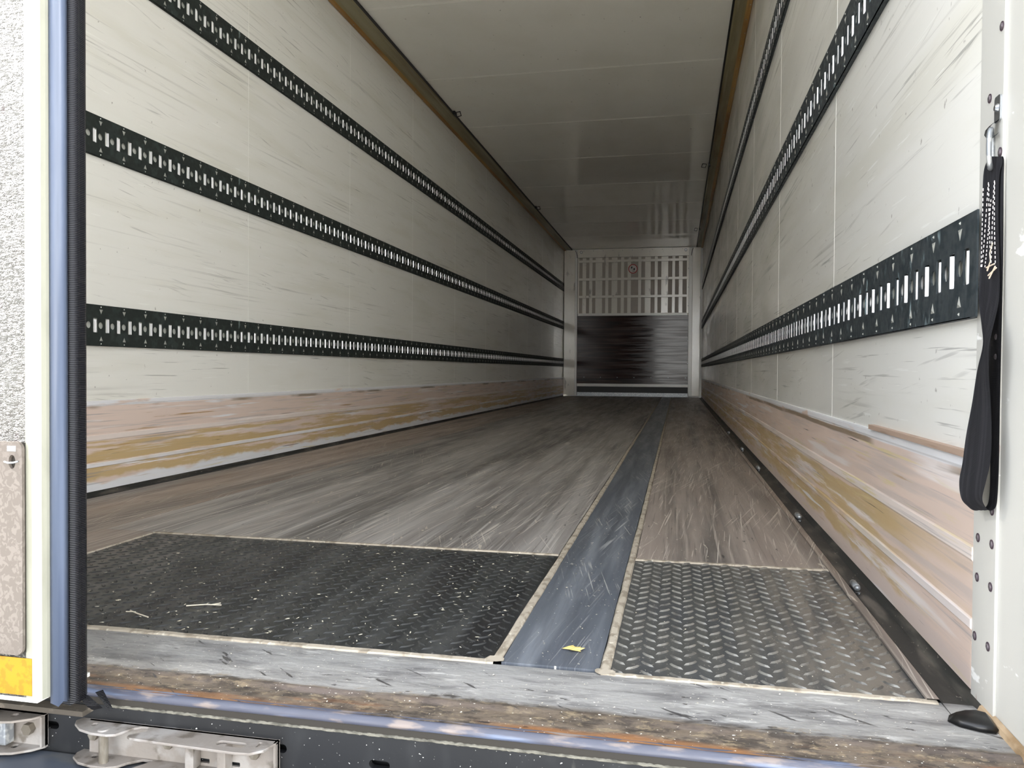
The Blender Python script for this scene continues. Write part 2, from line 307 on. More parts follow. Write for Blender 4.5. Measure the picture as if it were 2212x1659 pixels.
def extrude_y(name, prof, y0, y1, m, parent=None, n=1, mats=None, smooth=False, closed=False):
    bm = bmesh.new(); rows = []
    for i in range(n+1):
        y = y0 + (y1-y0)*i/n; rows.append([bm.verts.new((p[0], y, p[1])) for p in prof])
    k = len(prof)
    for i in range(n):
        for j in range(k if closed else k-1):
            f = bm.faces.new((rows[i][j], rows[i][(j+1) % k], rows[i+1][(j+1) % k], rows[i+1][j]))
            if mats: f.material_index = mats[j]
    if closed:
        bm.faces.new(rows[0][::-1]); bm.faces.new(rows[-1])
    bmesh.ops.recalc_face_normals(bm, faces=bm.faces)
    return link(name, bm, m, parent, smooth)
def cyl(bm, a, b, r, n=12, r2=None, caps=True):
    a = Vector(a); b = Vector(b); d = (b-a); q = d.to_track_quat('Z', 'Y').to_matrix()
    r2 = r if r2 is None else r2
    A = [bm.verts.new(a + q @ Vector((math.cos(2*PI*i/n)*r, math.sin(2*PI*i/n)*r, 0))) for i in range(n)]
    B = [bm.verts.new(b + q @ Vector((math.cos(2*PI*i/n)*r2, math.sin(2*PI*i/n)*r2, 0))) for i in range(n)]
    for i in range(n): bm.faces.new((A[i], A[(i+1) % n], B[(i+1) % n], B[i]))
    if caps: bm.faces.new(A[::-1]); bm.faces.new(B)
def tube(bm, pts, r, n=8, closed=False):
    pts = [Vector(p) for p in pts]; rings = []; k = len(pts); up = None
    for i, p in enumerate(pts):
        t = (pts[(i+1) % k] - pts[i-1]) if closed else (pts[min(i+1, k-1)] - pts[max(i-1, 0)])
        t.normalize()
        if up is None: up = t.orthogonal().normalized()
        up = (up - t*up.dot(t)).normalized(); s = t.cross(up)
        rings.append([bm.verts.new(p + (up*math.cos(2*PI*j/n) + s*math.sin(2*PI*j/n))*r) for j in range(n)])
    for i in range(k if closed else k-1):
        A = rings[i]; B = rings[(i+1) % k]
        for j in range(n): bm.faces.new((A[j], A[(j+1) % n], B[(j+1) % n], B[j]))
    if not closed: bm.faces.new(rings[0][::-1]); bm.faces.new(rings[-1])
def plate(bm, outer, holes, th, T):
    """flat plate: 2D outer loop and hole loops (u,v), thickness th along w; T maps (u,v,w) to space"""
    tmp = bmesh.new(); loops = []
    for lp in [outer] + list(holes):
        vs = [tmp.verts.new((p[0], p[1], 0)) for p in lp]; loops.append(vs)
        for i in range(len(vs)): tmp.edges.new((vs[i], vs[(i+1) % len(vs)]))
    bmesh.ops.triangle_fill(tmp, use_beauty=True, use_dissolve=False, edges=list(tmp.edges))
    tmp.verts.index_update(); tmp.verts.ensure_lookup_table()
    co = [v.co.copy() for v in tmp.verts]; fc = [[v.index for v in f.verts] for f in tmp.faces]
    lps = [[v.index for v in l] for l in loops]; tmp.free()
    F = [bm.verts.new(T(c.x, c.y, 0)) for c in co]; B = [bm.verts.new(T(c.x, c.y, th)) for c in co]
    new = []
    for f in fc: new.append(bm.faces.new([F[i] for i in f])); new.append(bm.faces.new([B[i] for i in f[::-1]]))
    for l in lps:
        for i in range(len(l)):
            a, b = l[i], l[(i+1) % len(l)]; new.append(bm.faces.new((F[a], F[b], B[b], B[a])))
    bmesh.ops.recalc_face_normals(bm, faces=new)
    return new
def rrect(u0, u1, v0, v1, r, n=5):
    o = []
    for cx, cy, a in ((u1-r, v1-r, 0), (u0+r, v1-r, 90), (u0+r, v0+r, 180), (u1-r, v0+r, 270)):
        for i in range(n+1):
            t = math.radians(a + 90*i/n); o.append((cx + r*math.cos(t), cy + r*math.sin(t)))
    return o
def circ(u, v, r, n=14, ru=None): return [(u + (ru or r)*math.cos(2*PI*i/n), v + r*math.sin(2*PI*i/n)) for i in range(n)]
def dup(o, parent=None, loc=None, name=None):
    c = o.copy(); C.objects.link(c)
    if parent is not None: c.parent = parent
    if loc is not None: c.location = loc
    return c

W, L, H = 2.46, 13.19, 2.66

# ---------------------------------------------------------------- ground outside
tag(boxo('ground', m_ground, -30, 34, -40, 40, -1.35, -1.25), 'pale asphalt yard under the trailer', kind='structure')

# ---------------------------------------------------------------- trailer added out of view behind the camera to block sky light
pt = empty('parked_trailer', None, (-5.0, -9.0, -1.25))
for nm, m_, q in (('body', 'curtain', (-1.25, 1.25, -6.8, 6.8, 1.15, 4.0)), ('chassis', 'blk', (-.5, .5, -6.6, 6.6, .85, 1.15)), ('side_guard', 'blk', (1.15, 1.2, -3.5, 2.0, .45, .95))):
    mm = mat('parked_' + nm, srgb(78, 92, 112) if m_ == 'curtain' else srgb(36, 36, 38), .6)
    bm = bmesh.new(); x0, x1, y0, y1, z0, z1 = q
    for f in [0]:
        vs = [bm.verts.new(v) for v in ((x0, y0, z0), (x1, y0, z0), (x1, y1, z0), (x0, y1, z0), (x0, y0, z1), (x1, y0, z1), (x1, y1, z1), (x0, y1, z1))]
        for k in ((3, 2, 1, 0), (4, 5, 6, 7), (0, 1, 5, 4), (1, 2, 6, 5), (2, 3, 7, 6), (3, 0, 4, 7)): bm.faces.new([vs[i] for i in k])
    link(nm, bm, mm, pt)
m_tyre = mat('tyre', srgb(30, 30, 30), .8)
for i in range(3):
    for sx in (-1, 1):
        bm = bmesh.new(); cyl(bm, (sx*.85, -5.2+i*1.3, .5), (sx*1.2, -5.2+i*1.3, .5), .5, 20); link('wheel', bm, m_tyre, pt)
tag(pt, 'blue-grey trailer added out of view to shade the near right wall', 'trailer')

# ---------------------------------------------------------------- walls
def wall(side):
    s = 1 if side == 'left' else -1; X = (lambda d: d) if side == 'left' else (lambda d: W - d)
    def bx(name, m, d0, d1, y0, y1, z0, z1, par=None):
        a, b = sorted((X(d0), X(d1))); return boxo(name, m, a, b, y0, y1, z0, z1, par)
    w = bx('wall_' + side, m_ext, -.075, -.006, .24, L+.12, -.12, H+.1)
    tag(w, 'insulated %s side wall of the trailer with pale panels' % side, kind='structure')
    for ys in [1.30] + [2.50 + 1.198*i for i in range(9)]: bx('seam_sealant', m_seam, -.0065, .0004, ys-.0018, ys+.0018, .30, H, w)
    edges = [.24, 1.30] + [2.50 + 1.198*i for i in range(9)] + [L]
    for a, b in zip(edges[:-1], edges[1:]):
        bx('wall_panel', m_wall, -.006, .0, a + (.0022 if a > .3 else 0), b - .0022, .0, H, w)
    return w
wall_l, wall_r = wall('left'), wall('right')

# kick plates
SC = .36
prof = [(.0, .336), (.013, .336), (.015, .332), (.015, .322), (.009, .318), (.009, .214), (.015, .211), (.015, .195), (.009, .191), (.009, .113), (.017, .110), (.017, .098), (.010, .095), (.011, .012), (.0, .012)]
prof = [(a*SC, b) for a, b in prof]
kl = tag(extrude_y('baseboard_left', prof, .243, L, m_kick, n=1, closed=True), 'worn kick plate along the foot of the left wall, ribbed, pink, ochre and white paint', kind='structure')
kr = tag(extrude_y('baseboard_right', [(W-a, b) for a, b in prof], .243, L, m_kick_r, n=1, closed=True), 'worn kick plate along the foot of the right wall, ribbed, pink, ochre and white paint', kind='structure')
tag(boxo('wood_strip', m_wood, W-.012, W, .26, .83, .3365, .346), 'thin brown wooden strip lying on the near end of the right kick plate', 'strip')

# gutters
gp = [(.0, .012), (.012, -.004), (.044, -.004), (.050, .001), (.050, -.03), (.0, -.03)]
tag(extrude_y('trim_1', gp, .20, L, m_gutter, closed=True), 'dark gutter between the floor and the left wall', kind='structure')
g2 = tag(extrude_y('trim_2', [(W-a, b) for a, b in gp], .17, L, m_gutter, closed=True), 'dark gutter between the floor and the right wall', kind='structure')
extrude_y('edge_strip', [(W-.068, .0005), (W-.068, .004), (W-.052, .004), (W-.050, .0005)], .215, L, m_fl_brown, g2)

# ---------------------------------------------------------------- ceiling and coves
ceil = tag(boxo('ceiling', m_ext, -.08, W+.08, .0, L+.12, H+.006, H+.09), 'grey-white glossy trailer ceiling with cross seams', kind='structure')
boxo('seam_sealant', m_seam, 0, W, .10, L, H+.0015, H+.006, ceil)
ce = [.10, 1.22, 2.40] + [3.587 + 1.184*i for i in range(8)] + [L]
for a, b in zip(ce[:-1], ce[1:]):
    boxo('ceiling_panel', m_ceil, 0, W, a+.0022, b-.0022, H, H+.006, ceil)
    if 3 < b < 13:
        boxo('cover_strip', m_seam, .15, W-.12, b-.018, b-.0158, H-.0006, H+.0005, ceil)
def cove(nm, X, wd, lab):
    pr = [(.0, H-.020), (.006, H-.026), (.024, H-.024), (.034, H-.017), (.050, H-.010), (wd-.030, H-.010), (wd-.012, H-.016), (wd, H-.012), (wd, H)]
    c = extrude_y(nm, [(X(a), b) for a, b in pr], .10, L, [m_cove, m_cove2], mats=[1, 1, 1, 0, 0, 0, 0, 0])
    a, b = sorted((X(wd), X(wd+.012))); boxo('black_seal', m_seal_b, a, b, .10, L, H-.013, H, c)
    bm = bmesh.new()
    for i in range(64):
        y = .5 + i*.2; x = X(.012 if i % 2 else .020); cyl(bm, (x, y, H-.027), (x, y, H-.020), .004, 6)
    tag(link('rivet_row', bm, m_steel_d, c), kind='stuff')
    return tag(c, lab, kind='structure')
cove('trim_3', lambda d: d, .140, 'olive and brown cove profile along the left edge of the ceiling')
cove('trim_4', lambda d: W-d, .104, 'olive and brown cove profile along the right edge of the ceiling')

# ---------------------------------------------------------------- floor
fl = tag(boxo('floor', m_black, .0505, W-.0505, .20, L+.10, -.06, -.006), 'trailer floor of scuffed dark boards and checker plates', kind='structure')
def board(m, x0, x1, y0, y1, nm='floor_board'): return boxo(nm, m, x0+.0012, x1-.0012, y0+.001, y1-.001, -.0065, 0., fl)
PL = .955
for y0, y1 in ((PL, 3.64), (3.64, 6.1), (6.1, 8.6), (8.6, 11.1), (11.1, L)):
    board(m_fl_brown, .05, .47, .21 if y0 == PL else y0, y1)
    board(m_fl_grey, .47, 1.765, y0, y1)
    board(m_fl_right, 1.953, W-.052, y0, y1)
board(m_fl_brown, .47, .635, .21, PL)
board(m_strip, 1.782, 1.937, .225, 5.2, 'smooth_strip'); board(m_strip, 1.782, 1.937, 5.2, L, 'smooth_strip')
def bead(x0, x1, y0, y1, n=60, jit=.0012):
    bm = bmesh.new(); along_y = (y1-y0) > (x1-x0); prev = None
    for i in range(n+1):
        t = i/n; j = [random.uniform(-jit, jit) for _ in range(2)]
        if along_y: y = y0+(y1-y0)*t; pts = [(x0+j[0], y, -.002), (x0+j[0]+.003, y, .0016), (x1+j[1]-.003, y, .0016), (x1+j[1], y, -.002)]
        else: x = x0+(x1-x0)*t; pts = [(x, y0+j[0], -.002), (x, y0+j[0]+.003, .0016), (x, y1+j[1]-.003, .0016), (x, y1+j[1], -.002)]
        cur = [bm.verts.new(p) for p in pts]
        if prev:
            for k in range(3): bm.faces.new((prev[k], prev[k+1], cur[k+1], cur[k]))
        prev = cur
    bmesh.ops.recalc_face_normals(bm, faces=bm.faces)
    return link('sealant_bead', bm, m_bead, fl)
bead(1.765, 1.782, .232, L, 200); bead(1.937, 1.953, .222, L, 200)
bead(.635, 1.765, PL-.012, PL+.003, 80, .0010); bead(1.953, W-.053, PL-.016, PL, 40)
bead(.06, 1.772, .214, .232, 120); bead(1.94, W-.055, .206, .221, 50)
bead(.630, .637, .23, PL, 50, .0006)
for (cx, cy) in ((1.772, .232), (1.944, .218)):
    bm = bmesh.new(); bmesh.ops.create_circle(bm, cap_ends=True, radius=.017, segments=9)
    for v in bm.verts: v.co = Vector((cx + v.co.x*random.uniform(.7, 1.15), cy + v.co.y*random.uniform(.5, .9), .0019))
    link('sealant_bead', bm, m_bead, fl)
def checker(x0, x1, y0, y1, cp, rp, m, ln=.030, wd=.0085, h=.0024):
    bm = bmesh.new(); box(bm, x0, x1, y0, y1, -.0062, -.0012)
    nc = int((x1-x0)/cp); i = 0; ph = PI/4
    x = x0+cp*.45
    while x < x1-.004:
        y = y0 + (rp*.5 if i % 2 else 0) + rp*.3; a = ph if i % 2 else -ph
        while y < y1-.004:
            ca, sa = math.cos(a), math.sin(a)
            P = lambda u, v, z: bm.verts.new((min(max(x+u*ca-v*sa, x0+.001), x1-.001), min(max(y+u*sa+v*ca, y0+.001), y1-.001), z))
            zb = -.0013
            o = [P(-ln/2, 0, zb), P(-ln/4, -wd*.42, zb), P(0, -wd/2, zb), P(ln/4, -wd*.42, zb), P(ln/2, 0, zb), P(ln/4, wd*.42, zb), P(0, wd/2, zb), P(-ln/4, wd*.42, zb)]
            t = [P(-ln*.34, 0, zb+h*.9), P(-ln*.16, -wd*.20, zb+h), P(ln*.16, -wd*.20, zb+h), P(ln*.34, 0, zb+h*.9), P(ln*.16, wd*.20, zb+h), P(-ln*.16, wd*.20, zb+h)]
            for q in ((o[0], o[1], t[1], t[0]), (o[1], o[2], t[1]), (o[2], t[2], t[1]), (o[2], o[3], t[2]), (o[3], o[4], t[3], t[2]),
                      (o[4], o[5], t[4], t[3]), (o[5], o[6], t[4]), (o[6], t[5], t[4]), (o[6], o[7], t[5]), (o[7], o[0], t[0], t[5]), (t[0], t[1], t[2], t[3], t[4], t[5])):
                f_new = bm.faces.new(q)
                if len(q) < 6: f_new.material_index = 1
            y += rp
        x += cp; i += 1
    return link('checker_plate', bm, m, fl)
checker(.638, 1.765, .232, PL-.012, .0190, .036, [m_chk, m_chk_e], h=.0020)
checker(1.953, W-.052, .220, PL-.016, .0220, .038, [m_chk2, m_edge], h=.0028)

# ---------------------------------------------------------------- rear frame: sill, nosing, face, bumper, jamb, header
fr = tag(empty('rear_frame'), 'rear frame of the trailer with worn steel sill, black face and white jamb', kind='structure')
bm = bmesh.new(); n = 90; rows = []
for i in range(n+1):
    x = -.06 + (W+.12)*i/n; row = []
    for y, z in ((.216, -.001), (.205, .0), (.16, .0005), (.075, .0), (.068, .0022), (.060, .0022), (.052, -.0005), (.012, -.001), (.005, -.0015)):
        row.append(bm.verts.new((x, y, z + random.uniform(-.0005, .0005))))
    rows.append(row)
for i in range(n):
    for j in range(8): bm.faces.new((rows[i][j], rows[i][j+1], rows[i+1][j+1], rows[i+1][j]))
bmesh.ops.recalc_face_normals(bm, faces=bm.faces); link('sill_plate', bm, m_sill, fr, True)
# rounded nosing with a dark band under it
def extrude_x(name, prof, x0, x1, m, parent=None, n=1, smooth=False, jit=0.):
    bm = bmesh.new(); rows = []
    for i in range(n+1):
        x = x0+(x1-x0)*i/n; rows.append([bm.verts.new((x, p[0]+random.uniform(-jit, jit), p[1]+random.uniform(-jit, jit))) for p in prof])
    for i in range(n):
        for j in range(len(prof)-1): bm.faces.new((rows[i][j], rows[i][j+1], rows[i+1][j+1], rows[i+1][j]))
    bmesh.ops.recalc_face_normals(bm, faces=bm.faces)
    return link(name, bm, m, parent, smooth)
nose = [(.010, -.0008), (.006, -.0016), (.0025, -.0034), (.0, -.0064), (-.0012, -.0100), (-.0012, -.0130), (.0, -.0138)]
extrude_x('sill_nosing', nose, -.06, W+.06, m_nose, fr, 120, True, jit=.0002)
extrude_x('shade_band', [(.0005, -.0136), (.0005, -.0240)], -.06, W+.06, m_recess, fr)  # flush dark strip standing in for the shadow gap under the nosing
extrude_x('dirt_ledge', [(.0004, -.0228), (-.0015, -.0236), (-.0022, -.0252), (.0, -.0266)], 1.262, W+.06, m_dirt, fr, 300, jit=.0006)
bm = bmesh.new()
T = lambda u, v, w: Vector((u, w, v))
holes = [rrect(1.150, 1.180, -.067, -.056, .0054), rrect(1.656, 1.685, -.069, -.058, .0054), rrect(1.510, 1.538, -.063, -.051, .0058), rrect(2.07, 2.10, -.069, -.058, .0054)]
plate(bm, [(-.08, -.22), (W+.08, -.22), (W+.08, -.0240), (-.08, -.0240)], holes, .010, T)
link('rear_face', bm, m_black, fr)
boxo('frame_cavity', m_hole, -.05, W+.05, .03, .05, -.2, -.03, fr)
boxo('underfloor', m_black, -.07, W+.07, .02, L, -.14, -.062, fr)
boxo('bumper', m_bumper, -.05, W+.05, -.30, -.002, -.14, -.098, fr, .004)
# right jamb: riveted plate and smooth outer post
bm = bmesh.new(); box(bm, W-.004, W+.05, .163, .242, -.004, H+.02, .0015); link('jamb_plate', bm, m_white, fr)
bm = bmesh.new(); box(bm, W-.0005, W+.09, -.06, .1625, -.03, H+.10, .002); link('corner_post', bm, m_white, fr)
boxo('corner_post', m_white, -.09, .0, -.004, .24, -.03, H+.10, fr)
boxo('header', m_white, -.09, W+.09, -.05, .10, H+.0, H+.16, fr)
extrude_y('brown_sealant', [(W-.010, -.0005), (W-.007, .006), (W-.001, .009)], -.06, .20, m_brownseal, fr, n=20)
for y, z in ((.208, .826), (.163+.008, .907), (.170, .744), (.171, .478), (.171, .504), (.176, .275), (.223, .230), (.175, .231), (.224, .175), (.177, .174), (.229, .092), (.182, .093), (.208, 1.02), (.17, 1.10)):
    bm = bmesh.new(); x = W-.0042
    cyl(bm, (x, y, z), (x-.0008, y, z), .0062, 14)
    cyl(bm, (x-.0008, y, z), (x-.0022, y, z), .0045, 12, .0028)
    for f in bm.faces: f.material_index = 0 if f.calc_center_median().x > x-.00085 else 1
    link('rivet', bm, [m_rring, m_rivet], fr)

# ---------------------------------------------------------------- black rubber plug at the gutter end
bm = bmesh.new()
ring = [(2.398, .150, .0015), (2.408, .136, .0015), (2.428, .126, .0015), (2.446, .123, .002), (2.452, .131, .004), (2.452, .160, .008), (2.438, .168, .008), (2.420, .166, .007), (2.404, .164, .004)]
b = [bm.verts.new(p) for p in ring]; t = [bm.verts.new((2.428+(p[0]-2.428)*.7, .148+(p[1]-.148)*.7, p[2]+.007)) for p in ring]
for i in range(9): bm.faces.new((b[i], b[(i+1) % 9], t[(i+1) % 9], t[i]))
bm.faces.new(t); bm.faces.new(b[::-1])
tag(link('rubber_plug', bm, mat('black_rubber', srgb(14, 14, 15), .35), None, True), 'black rubber plug at the near end of the right gutter', 'plug')

# ---------------------------------------------------------------- floor studs along right gutter
def stud(y, x, ln, r, lab):
    e = empty('floor_stud', None, (x, y, 0))
    bm = bmesh.new()
    pts = [(0, -ln/2, r*.9), (0, -ln/2+r*.7, r*1.15), (0, ln/2-r*.7, r*1.15), (0, ln/2, r*.9)]
    cyl(bm, pts[0], pts[1], r*.55, 12, r); cyl(bm, pts[1], pts[2], r, 12); cyl(bm, pts[2], pts[3], r, 12, r*.55)
    link('pin', bm, m_steel_d, e, True)
    bm = bmesh.new(); cyl(bm, (0, -ln/2-r*1.6, -.001), (0, -ln/2-r*1.6, .003), r*.5, 10); link('rivet', bm, m_steel, e)
    bm = bmesh.new(); box(bm, -r*.8, r*.8, -ln/2-r*.5, ln/2+r*.5, -.0015, .001); link('base_plate', bm, m_gutter, e)
    tag(e, lab, 'stud', 'studs along the right gutter')
stud(.795, 2.419, .050, .0070, 'grey metal stud beside the checker plate on the right gutter edge, the nearest')
stud(1.60, 2.420, .056, .0080, 'grey metal stud on the right gutter edge, second from the near end')
for y, o in ((2.84, 'third'), (3.76, 'fourth'), (5.0, 'fifth')):
    stud(y, 2.420, .060, .0085, 'small metal stud on the right gutter edge, %s from the near end' % o)

# ---------------------------------------------------------------- lashing rails
P = .06
def rail(side, z0, z1, lab, mi):
    X = (lambda d: d) if side == 'left' else (lambda d: W-d)
    zc = (z0+z1)/2; hh = (z1-z0)/2
    e = empty('lashing_rail', None, (X(0), .2475 if side == 'left' else .2435, zc))
    T = lambda u, v, w: Vector((X(.0125-w) - X(0), u-.0, v))
    tile = bmesh.new()
    plate(tile, [(0, -hh), (P, -hh), (P, hh), (0, hh)], [rrect(.006, .029, -.026, .026, .0025, 2), circ(.0445, 0, .0125, 14)], .0025, T)
    tile.verts.index_update(); tv = [v.co.copy() for v in tile.verts]
    tf = []
    for f in tile.faces:
        c = f.calc_center_median()
        if abs(f.normal.y) > .9 and (c.y < 1e-5 or c.y > P-1e-5): continue
        tf.append([v.index for v in f.verts])
    tile.free()
    n = int((L-.27)/P); V = []; Fc = []
    for i in range(n):
        o = len(V); V += [(v.x, v.y+i*P, v.z) for v in tv]; Fc += [[a+o for a in f] for f in tf]
    me = bpy.data.meshes.new('rail_plate'); me.from_pydata(V, [], Fc); me.materials.append(mi)
    ro = bpy.data.objects.new('rail_plate', me); C.objects.link(ro); ro.parent = e
    # folded edges against the wall
    bm = bmesh.new()
    for a, b in ((hh-.001, hh), (-hh, -hh+.001)):
        xa, xb = sorted((X(0)-X(0), X(.0125)-X(0))); box(bm, xa, xb, 0, n*P, a, b)
    box(bm, *sorted((X(.0100)-X(0), X(.0125)-X(0))), -.0215 if side == 'right' else -.004, 0, -hh, hh)
    link('rail_edge', bm, mi, e)
    bm = bmesh.new(); xa, xb = sorted((X(.0003)-X(0), X(.0030)-X(0))); box(bm, xa, xb, 0, n*P, -.031, .031); link('backing_strip', bm, m_back, e)
    def bar(kind):
        bm = bmesh.new(); cx = .0095
        def hc(u0, u1, h, z_0, z_1, k=6):
            r = (u1-u0)/2; uc = (u0+u1)/2; A = []; B = []
            for i in range(k+1):
                t = PI*i/k; A.append(bm.verts.new((X(.004+h*math.sin(t))-X(0), uc - r*math.cos(t), z_0))); B.append(bm.verts.new((X(.004+h*math.sin(t))-X(0), uc - r*math.cos(t), z_1)))
            fs = [bm.faces.new((A[i], A[i+1], B[i+1], B[i])) for i in range(k)]
            bm.faces.new(A); bm.faces.new(B[::-1]); return fs
        if kind == 0: hc(.0078, .0182, .0096, -.0250, .0215); hc(.0205, .0275, .0060, -.0250, .0215, 4)
        else:
            hc(.0200, .0275, .0094, -.0250, .0235)
            fs = box(bm, *sorted((X(.004)-X(0), X(.0068)-X(0))), .0068, .0200, -.0250, .0245)
            for f in fs: f.material_index = 1
        bmesh.ops.recalc_face_normals(bm, faces=bm.faces)
        return bm
    protos = []
    for k in (0, 1):
        bmk = bar(k); o = link('slot_bar', bmk, [m_bar, m_web], e); protos.append(o)
    near = 62
    for i in range(near):
        o = protos[i] if i < 2 else dup(protos[i % 2], e)
        o.location = (0, i*P, 0)
    V = []; Fc = []; MI = []
    for i in range(near, n):
        me = protos[i % 2].data; o = len(V); V += [(v.co.x, v.co.y+i*P, v.co.z) for v in me.vertices]
        Fc += [[a+o for a in p.vertices] for p in me.polygons]; MI += [p.material_index for p in me.polygons]
    me = bpy.data.meshes.new('slot_bar_row'); me.from_pydata(V, [], Fc); me.materials.append(m_bar); me.materials.append(m_web); me.polygons.foreach_set('material_index', MI)
    o = bpy.data.objects.new('slot_bar_row', me); C.objects.link(o); o.parent = e; o['kind'] = 'stuff'
    bm = bmesh.new()
    for i in range(0, n, 2):
        u = i*P+.0445; x0, x1 = X(.0126)-X(0), X(.0146)-X(0)
        for sgn, zz in ((1, hh-.0165), (-1, -hh+.0175)):
            tri = [(u-.0085, zz), (u+.0085, zz), (u, zz-sgn*.0165)]
            A = [bm.verts.new((x0, a, b)) for a, b in tri]; cc = bm.verts.new((x1, u, zz-sgn*.005))
            for k in range(3): bm.faces.new((A[k], A[(k+1) % 3], cc))
            d = hh-.0075
            Q = [bm.verts.new((x0, u+a, sgn*d+b)) for a, b in ((-.0022, -.0022), (.0022, -.0022), (.0022, .0022), (-.0022, .0022))]; cc = bm.verts.new((x1, u, sgn*d))
            for k in range(4): bm.faces.new((Q[k], Q[(k+1) % 4], cc))
    bmesh.ops.recalc_face_normals(bm, faces=bm.faces)
    tag(link('punched_marks', bm, m_web, e), kind='stuff')
    tag(e, lab, 'lashing rail', 'lashing rails on the side walls')
for side, mi in (('left', m_rail), ('right', m_rail_r)):
    for z0, z1, w in ((.534, .681, 'lowest'), (1.212, 1.356, 'middle'), (1.900, 2.044, 'uppermost')):
        rail(side, z0, z1, 'dark steel lashing rail with bright slots, the %s of three on the %s wall' % (w, side), mi)

# ---------------------------------------------------------------- front bulkhead
wf = tag(boxo('wall_front', m_ext, -.09, W+.09, L+.10, L+.20, -.2, H+.10), 'front wall of the trailer with white frame and dark plywood', kind='structure')
YB = L+.06
def fx(px): return .266 + (1210 + px/6.9125 - 1250)*.008189
def post(x0, x1):
    boxo('corner_post', m_white_in, x0, x1, L-.02, L+.10, .022, H-.02, wf, .004)
post(.012, .208); post(2.285, W-.04)
boxo('frame_trim', m_white_trim, .208, .247, L-.012, L+.10, .022, H-.03, wf, .004)
boxo('frame_trim', m_white_trim, 2.222, 2.285, L-.012, L+.10, .022, H-.03, wf, .004)
boxo('plywood_panel', m_ply, .25, 2.222, L+.015, L+.04, .228, 1.455, wf)
boxo('kick_bar', m_white_trim, .25, 2.222, L+.005, L+.035, .178, .230, wf, .003)
boxo('bottom_gap', m_seal_b, .25, 2.222, L+.03, L+.09, .070, .178, wf)  # black box filling the gap below the kick bar
boxo('threshold_plate', m_steel_d, .25, 2.222, L+.02, L+.09, .005, .070, wf)
boxo('recess_sheet', m_inset, .25, 2.222, L+.065, L+.075, 1.45, 2.56, wf)
boxo('header_panel', m_white_in, .25, 2.222, L+.0, L+.08, 2.505, H-.005, wf, .003)
for z in (1.475, 1.800, 2.115, 2.440):
    h = .026 if z < 1.5 else .022
    boxo('frame_bar', m_white_trim if z < 1.5 else m_white_in, .262, 2.205, L+.018, L+.045, z-h, z+h, wf, .003)
for a, b in ((440, 490), (685, 735), (920, 970), (1180, 1228), (1425, 1472), (1682, 1728)):
    boxo('frame_upright', m_white_in, fx(a), fx(b), L+.028, L+.055, 1.49, 2.51, wf, .004)
boxo('frame_upright', m_white_in, .25, fx(288), L+.028, L+.055, 1.49, 2.51, wf, .004)
boxo('frame_upright', m_white_in, fx(1895), 2.222, L+.028, L+.055, 1.49, 2.51, wf, .004)
for a, b in ((333, 392), (533, 638), (779, 868), (1018, 1072), (1280, 1367), (1522, 1625), (1780, 1838)):
    boxo('raised_rib', m_white_in, fx(a), fx(b), L+.050, L+.070, 1.49, 2.51, wf, .003)
bm = bmesh.new()
for i in range(11): cyl(bm, (.36+i*.175, L+.001, 2.625), (.36+i*.175, L-.004, 2.625), .006, 6)
for i in range(7): cyl(bm, (.38+i*.30, L+.016, .345), (.38+i*.30, L+.011, .345), .007, 6)
for z in (1.62, 1.95, 2.28, 1.0, .6): cyl(bm, (2.213, L+.017, z), (2.213, L+.013, z), .007, 6)
tag(link('screw_heads', bm, m_steel_d, wf), kind='stuff')
sg = tag(empty('warning_sign', None, (1.243, L+.017, 2.290)), 'small round prohibition sign with red ring on the upper front wall', 'sign')
bm = bmesh.new(); cyl(bm, (0, 0, 0), (0, -.002, 0), .078, 28); link('disc', bm, m_signw, sg)
bm = bmesh.new(); plate(bm, circ(0, 0, .083, 28), [circ(0, 0, .070, 28)], .003, lambda u, v, w: Vector((u, -.0045+w, v))); link('ring', bm, m_red, sg)
bm = bmesh.new()
for x0, x1, z0, z1 in ((-.034, -.014, .012, .040), (-.020, -.002, .028, .036), (-.030, -.022, -.004, .012), (-.004, .0, -.052, .030), (-.004, .040, -.052, -.046), (.012, .030, -.018, .012), (.004, .034, -.026, -.020), (.030, .034, -.020, .024)):
    box(bm, x0, x1, -.0032, -.0021, z0, z1)
link('pictogram', bm, m_signk, sg)
for x, sd in ((.315, 'left'), (2.165, 'right')):
    l = tag(empty('marker_lamp', None, (x, L-.001, 2.605)), 'small round lens high on the front wall near the %s post' % sd, 'lamp')
    bm = bmesh.new(); plate(bm, circ(0, 0, .026, 18), [circ(0, 0, .018, 18)], .008, lambda u, v, w: Vector((u, -.008+w, v))); link('rim', bm, m_steel_d, l)
    bm = bmesh.new(); cyl(bm, (0, 0, 0), (0, -.005, 0), .018, 16); link('lens', bm, m_white_trim, l)
for x, s, sd in ((.245, 1, 'left'), (2.262, -1, 'right')):
    bm = bmesh.new(); tube(bm, [(x - s*.030*(1-t)**2, L-.030, 2.64 - .13*t - .01) for t in [k/8 for k in range(9)]], .005, 6)
    tag(link('cable', bm, m_seal_b), 'short black cable hanging at the top of the %s front post' % sd, 'cable')

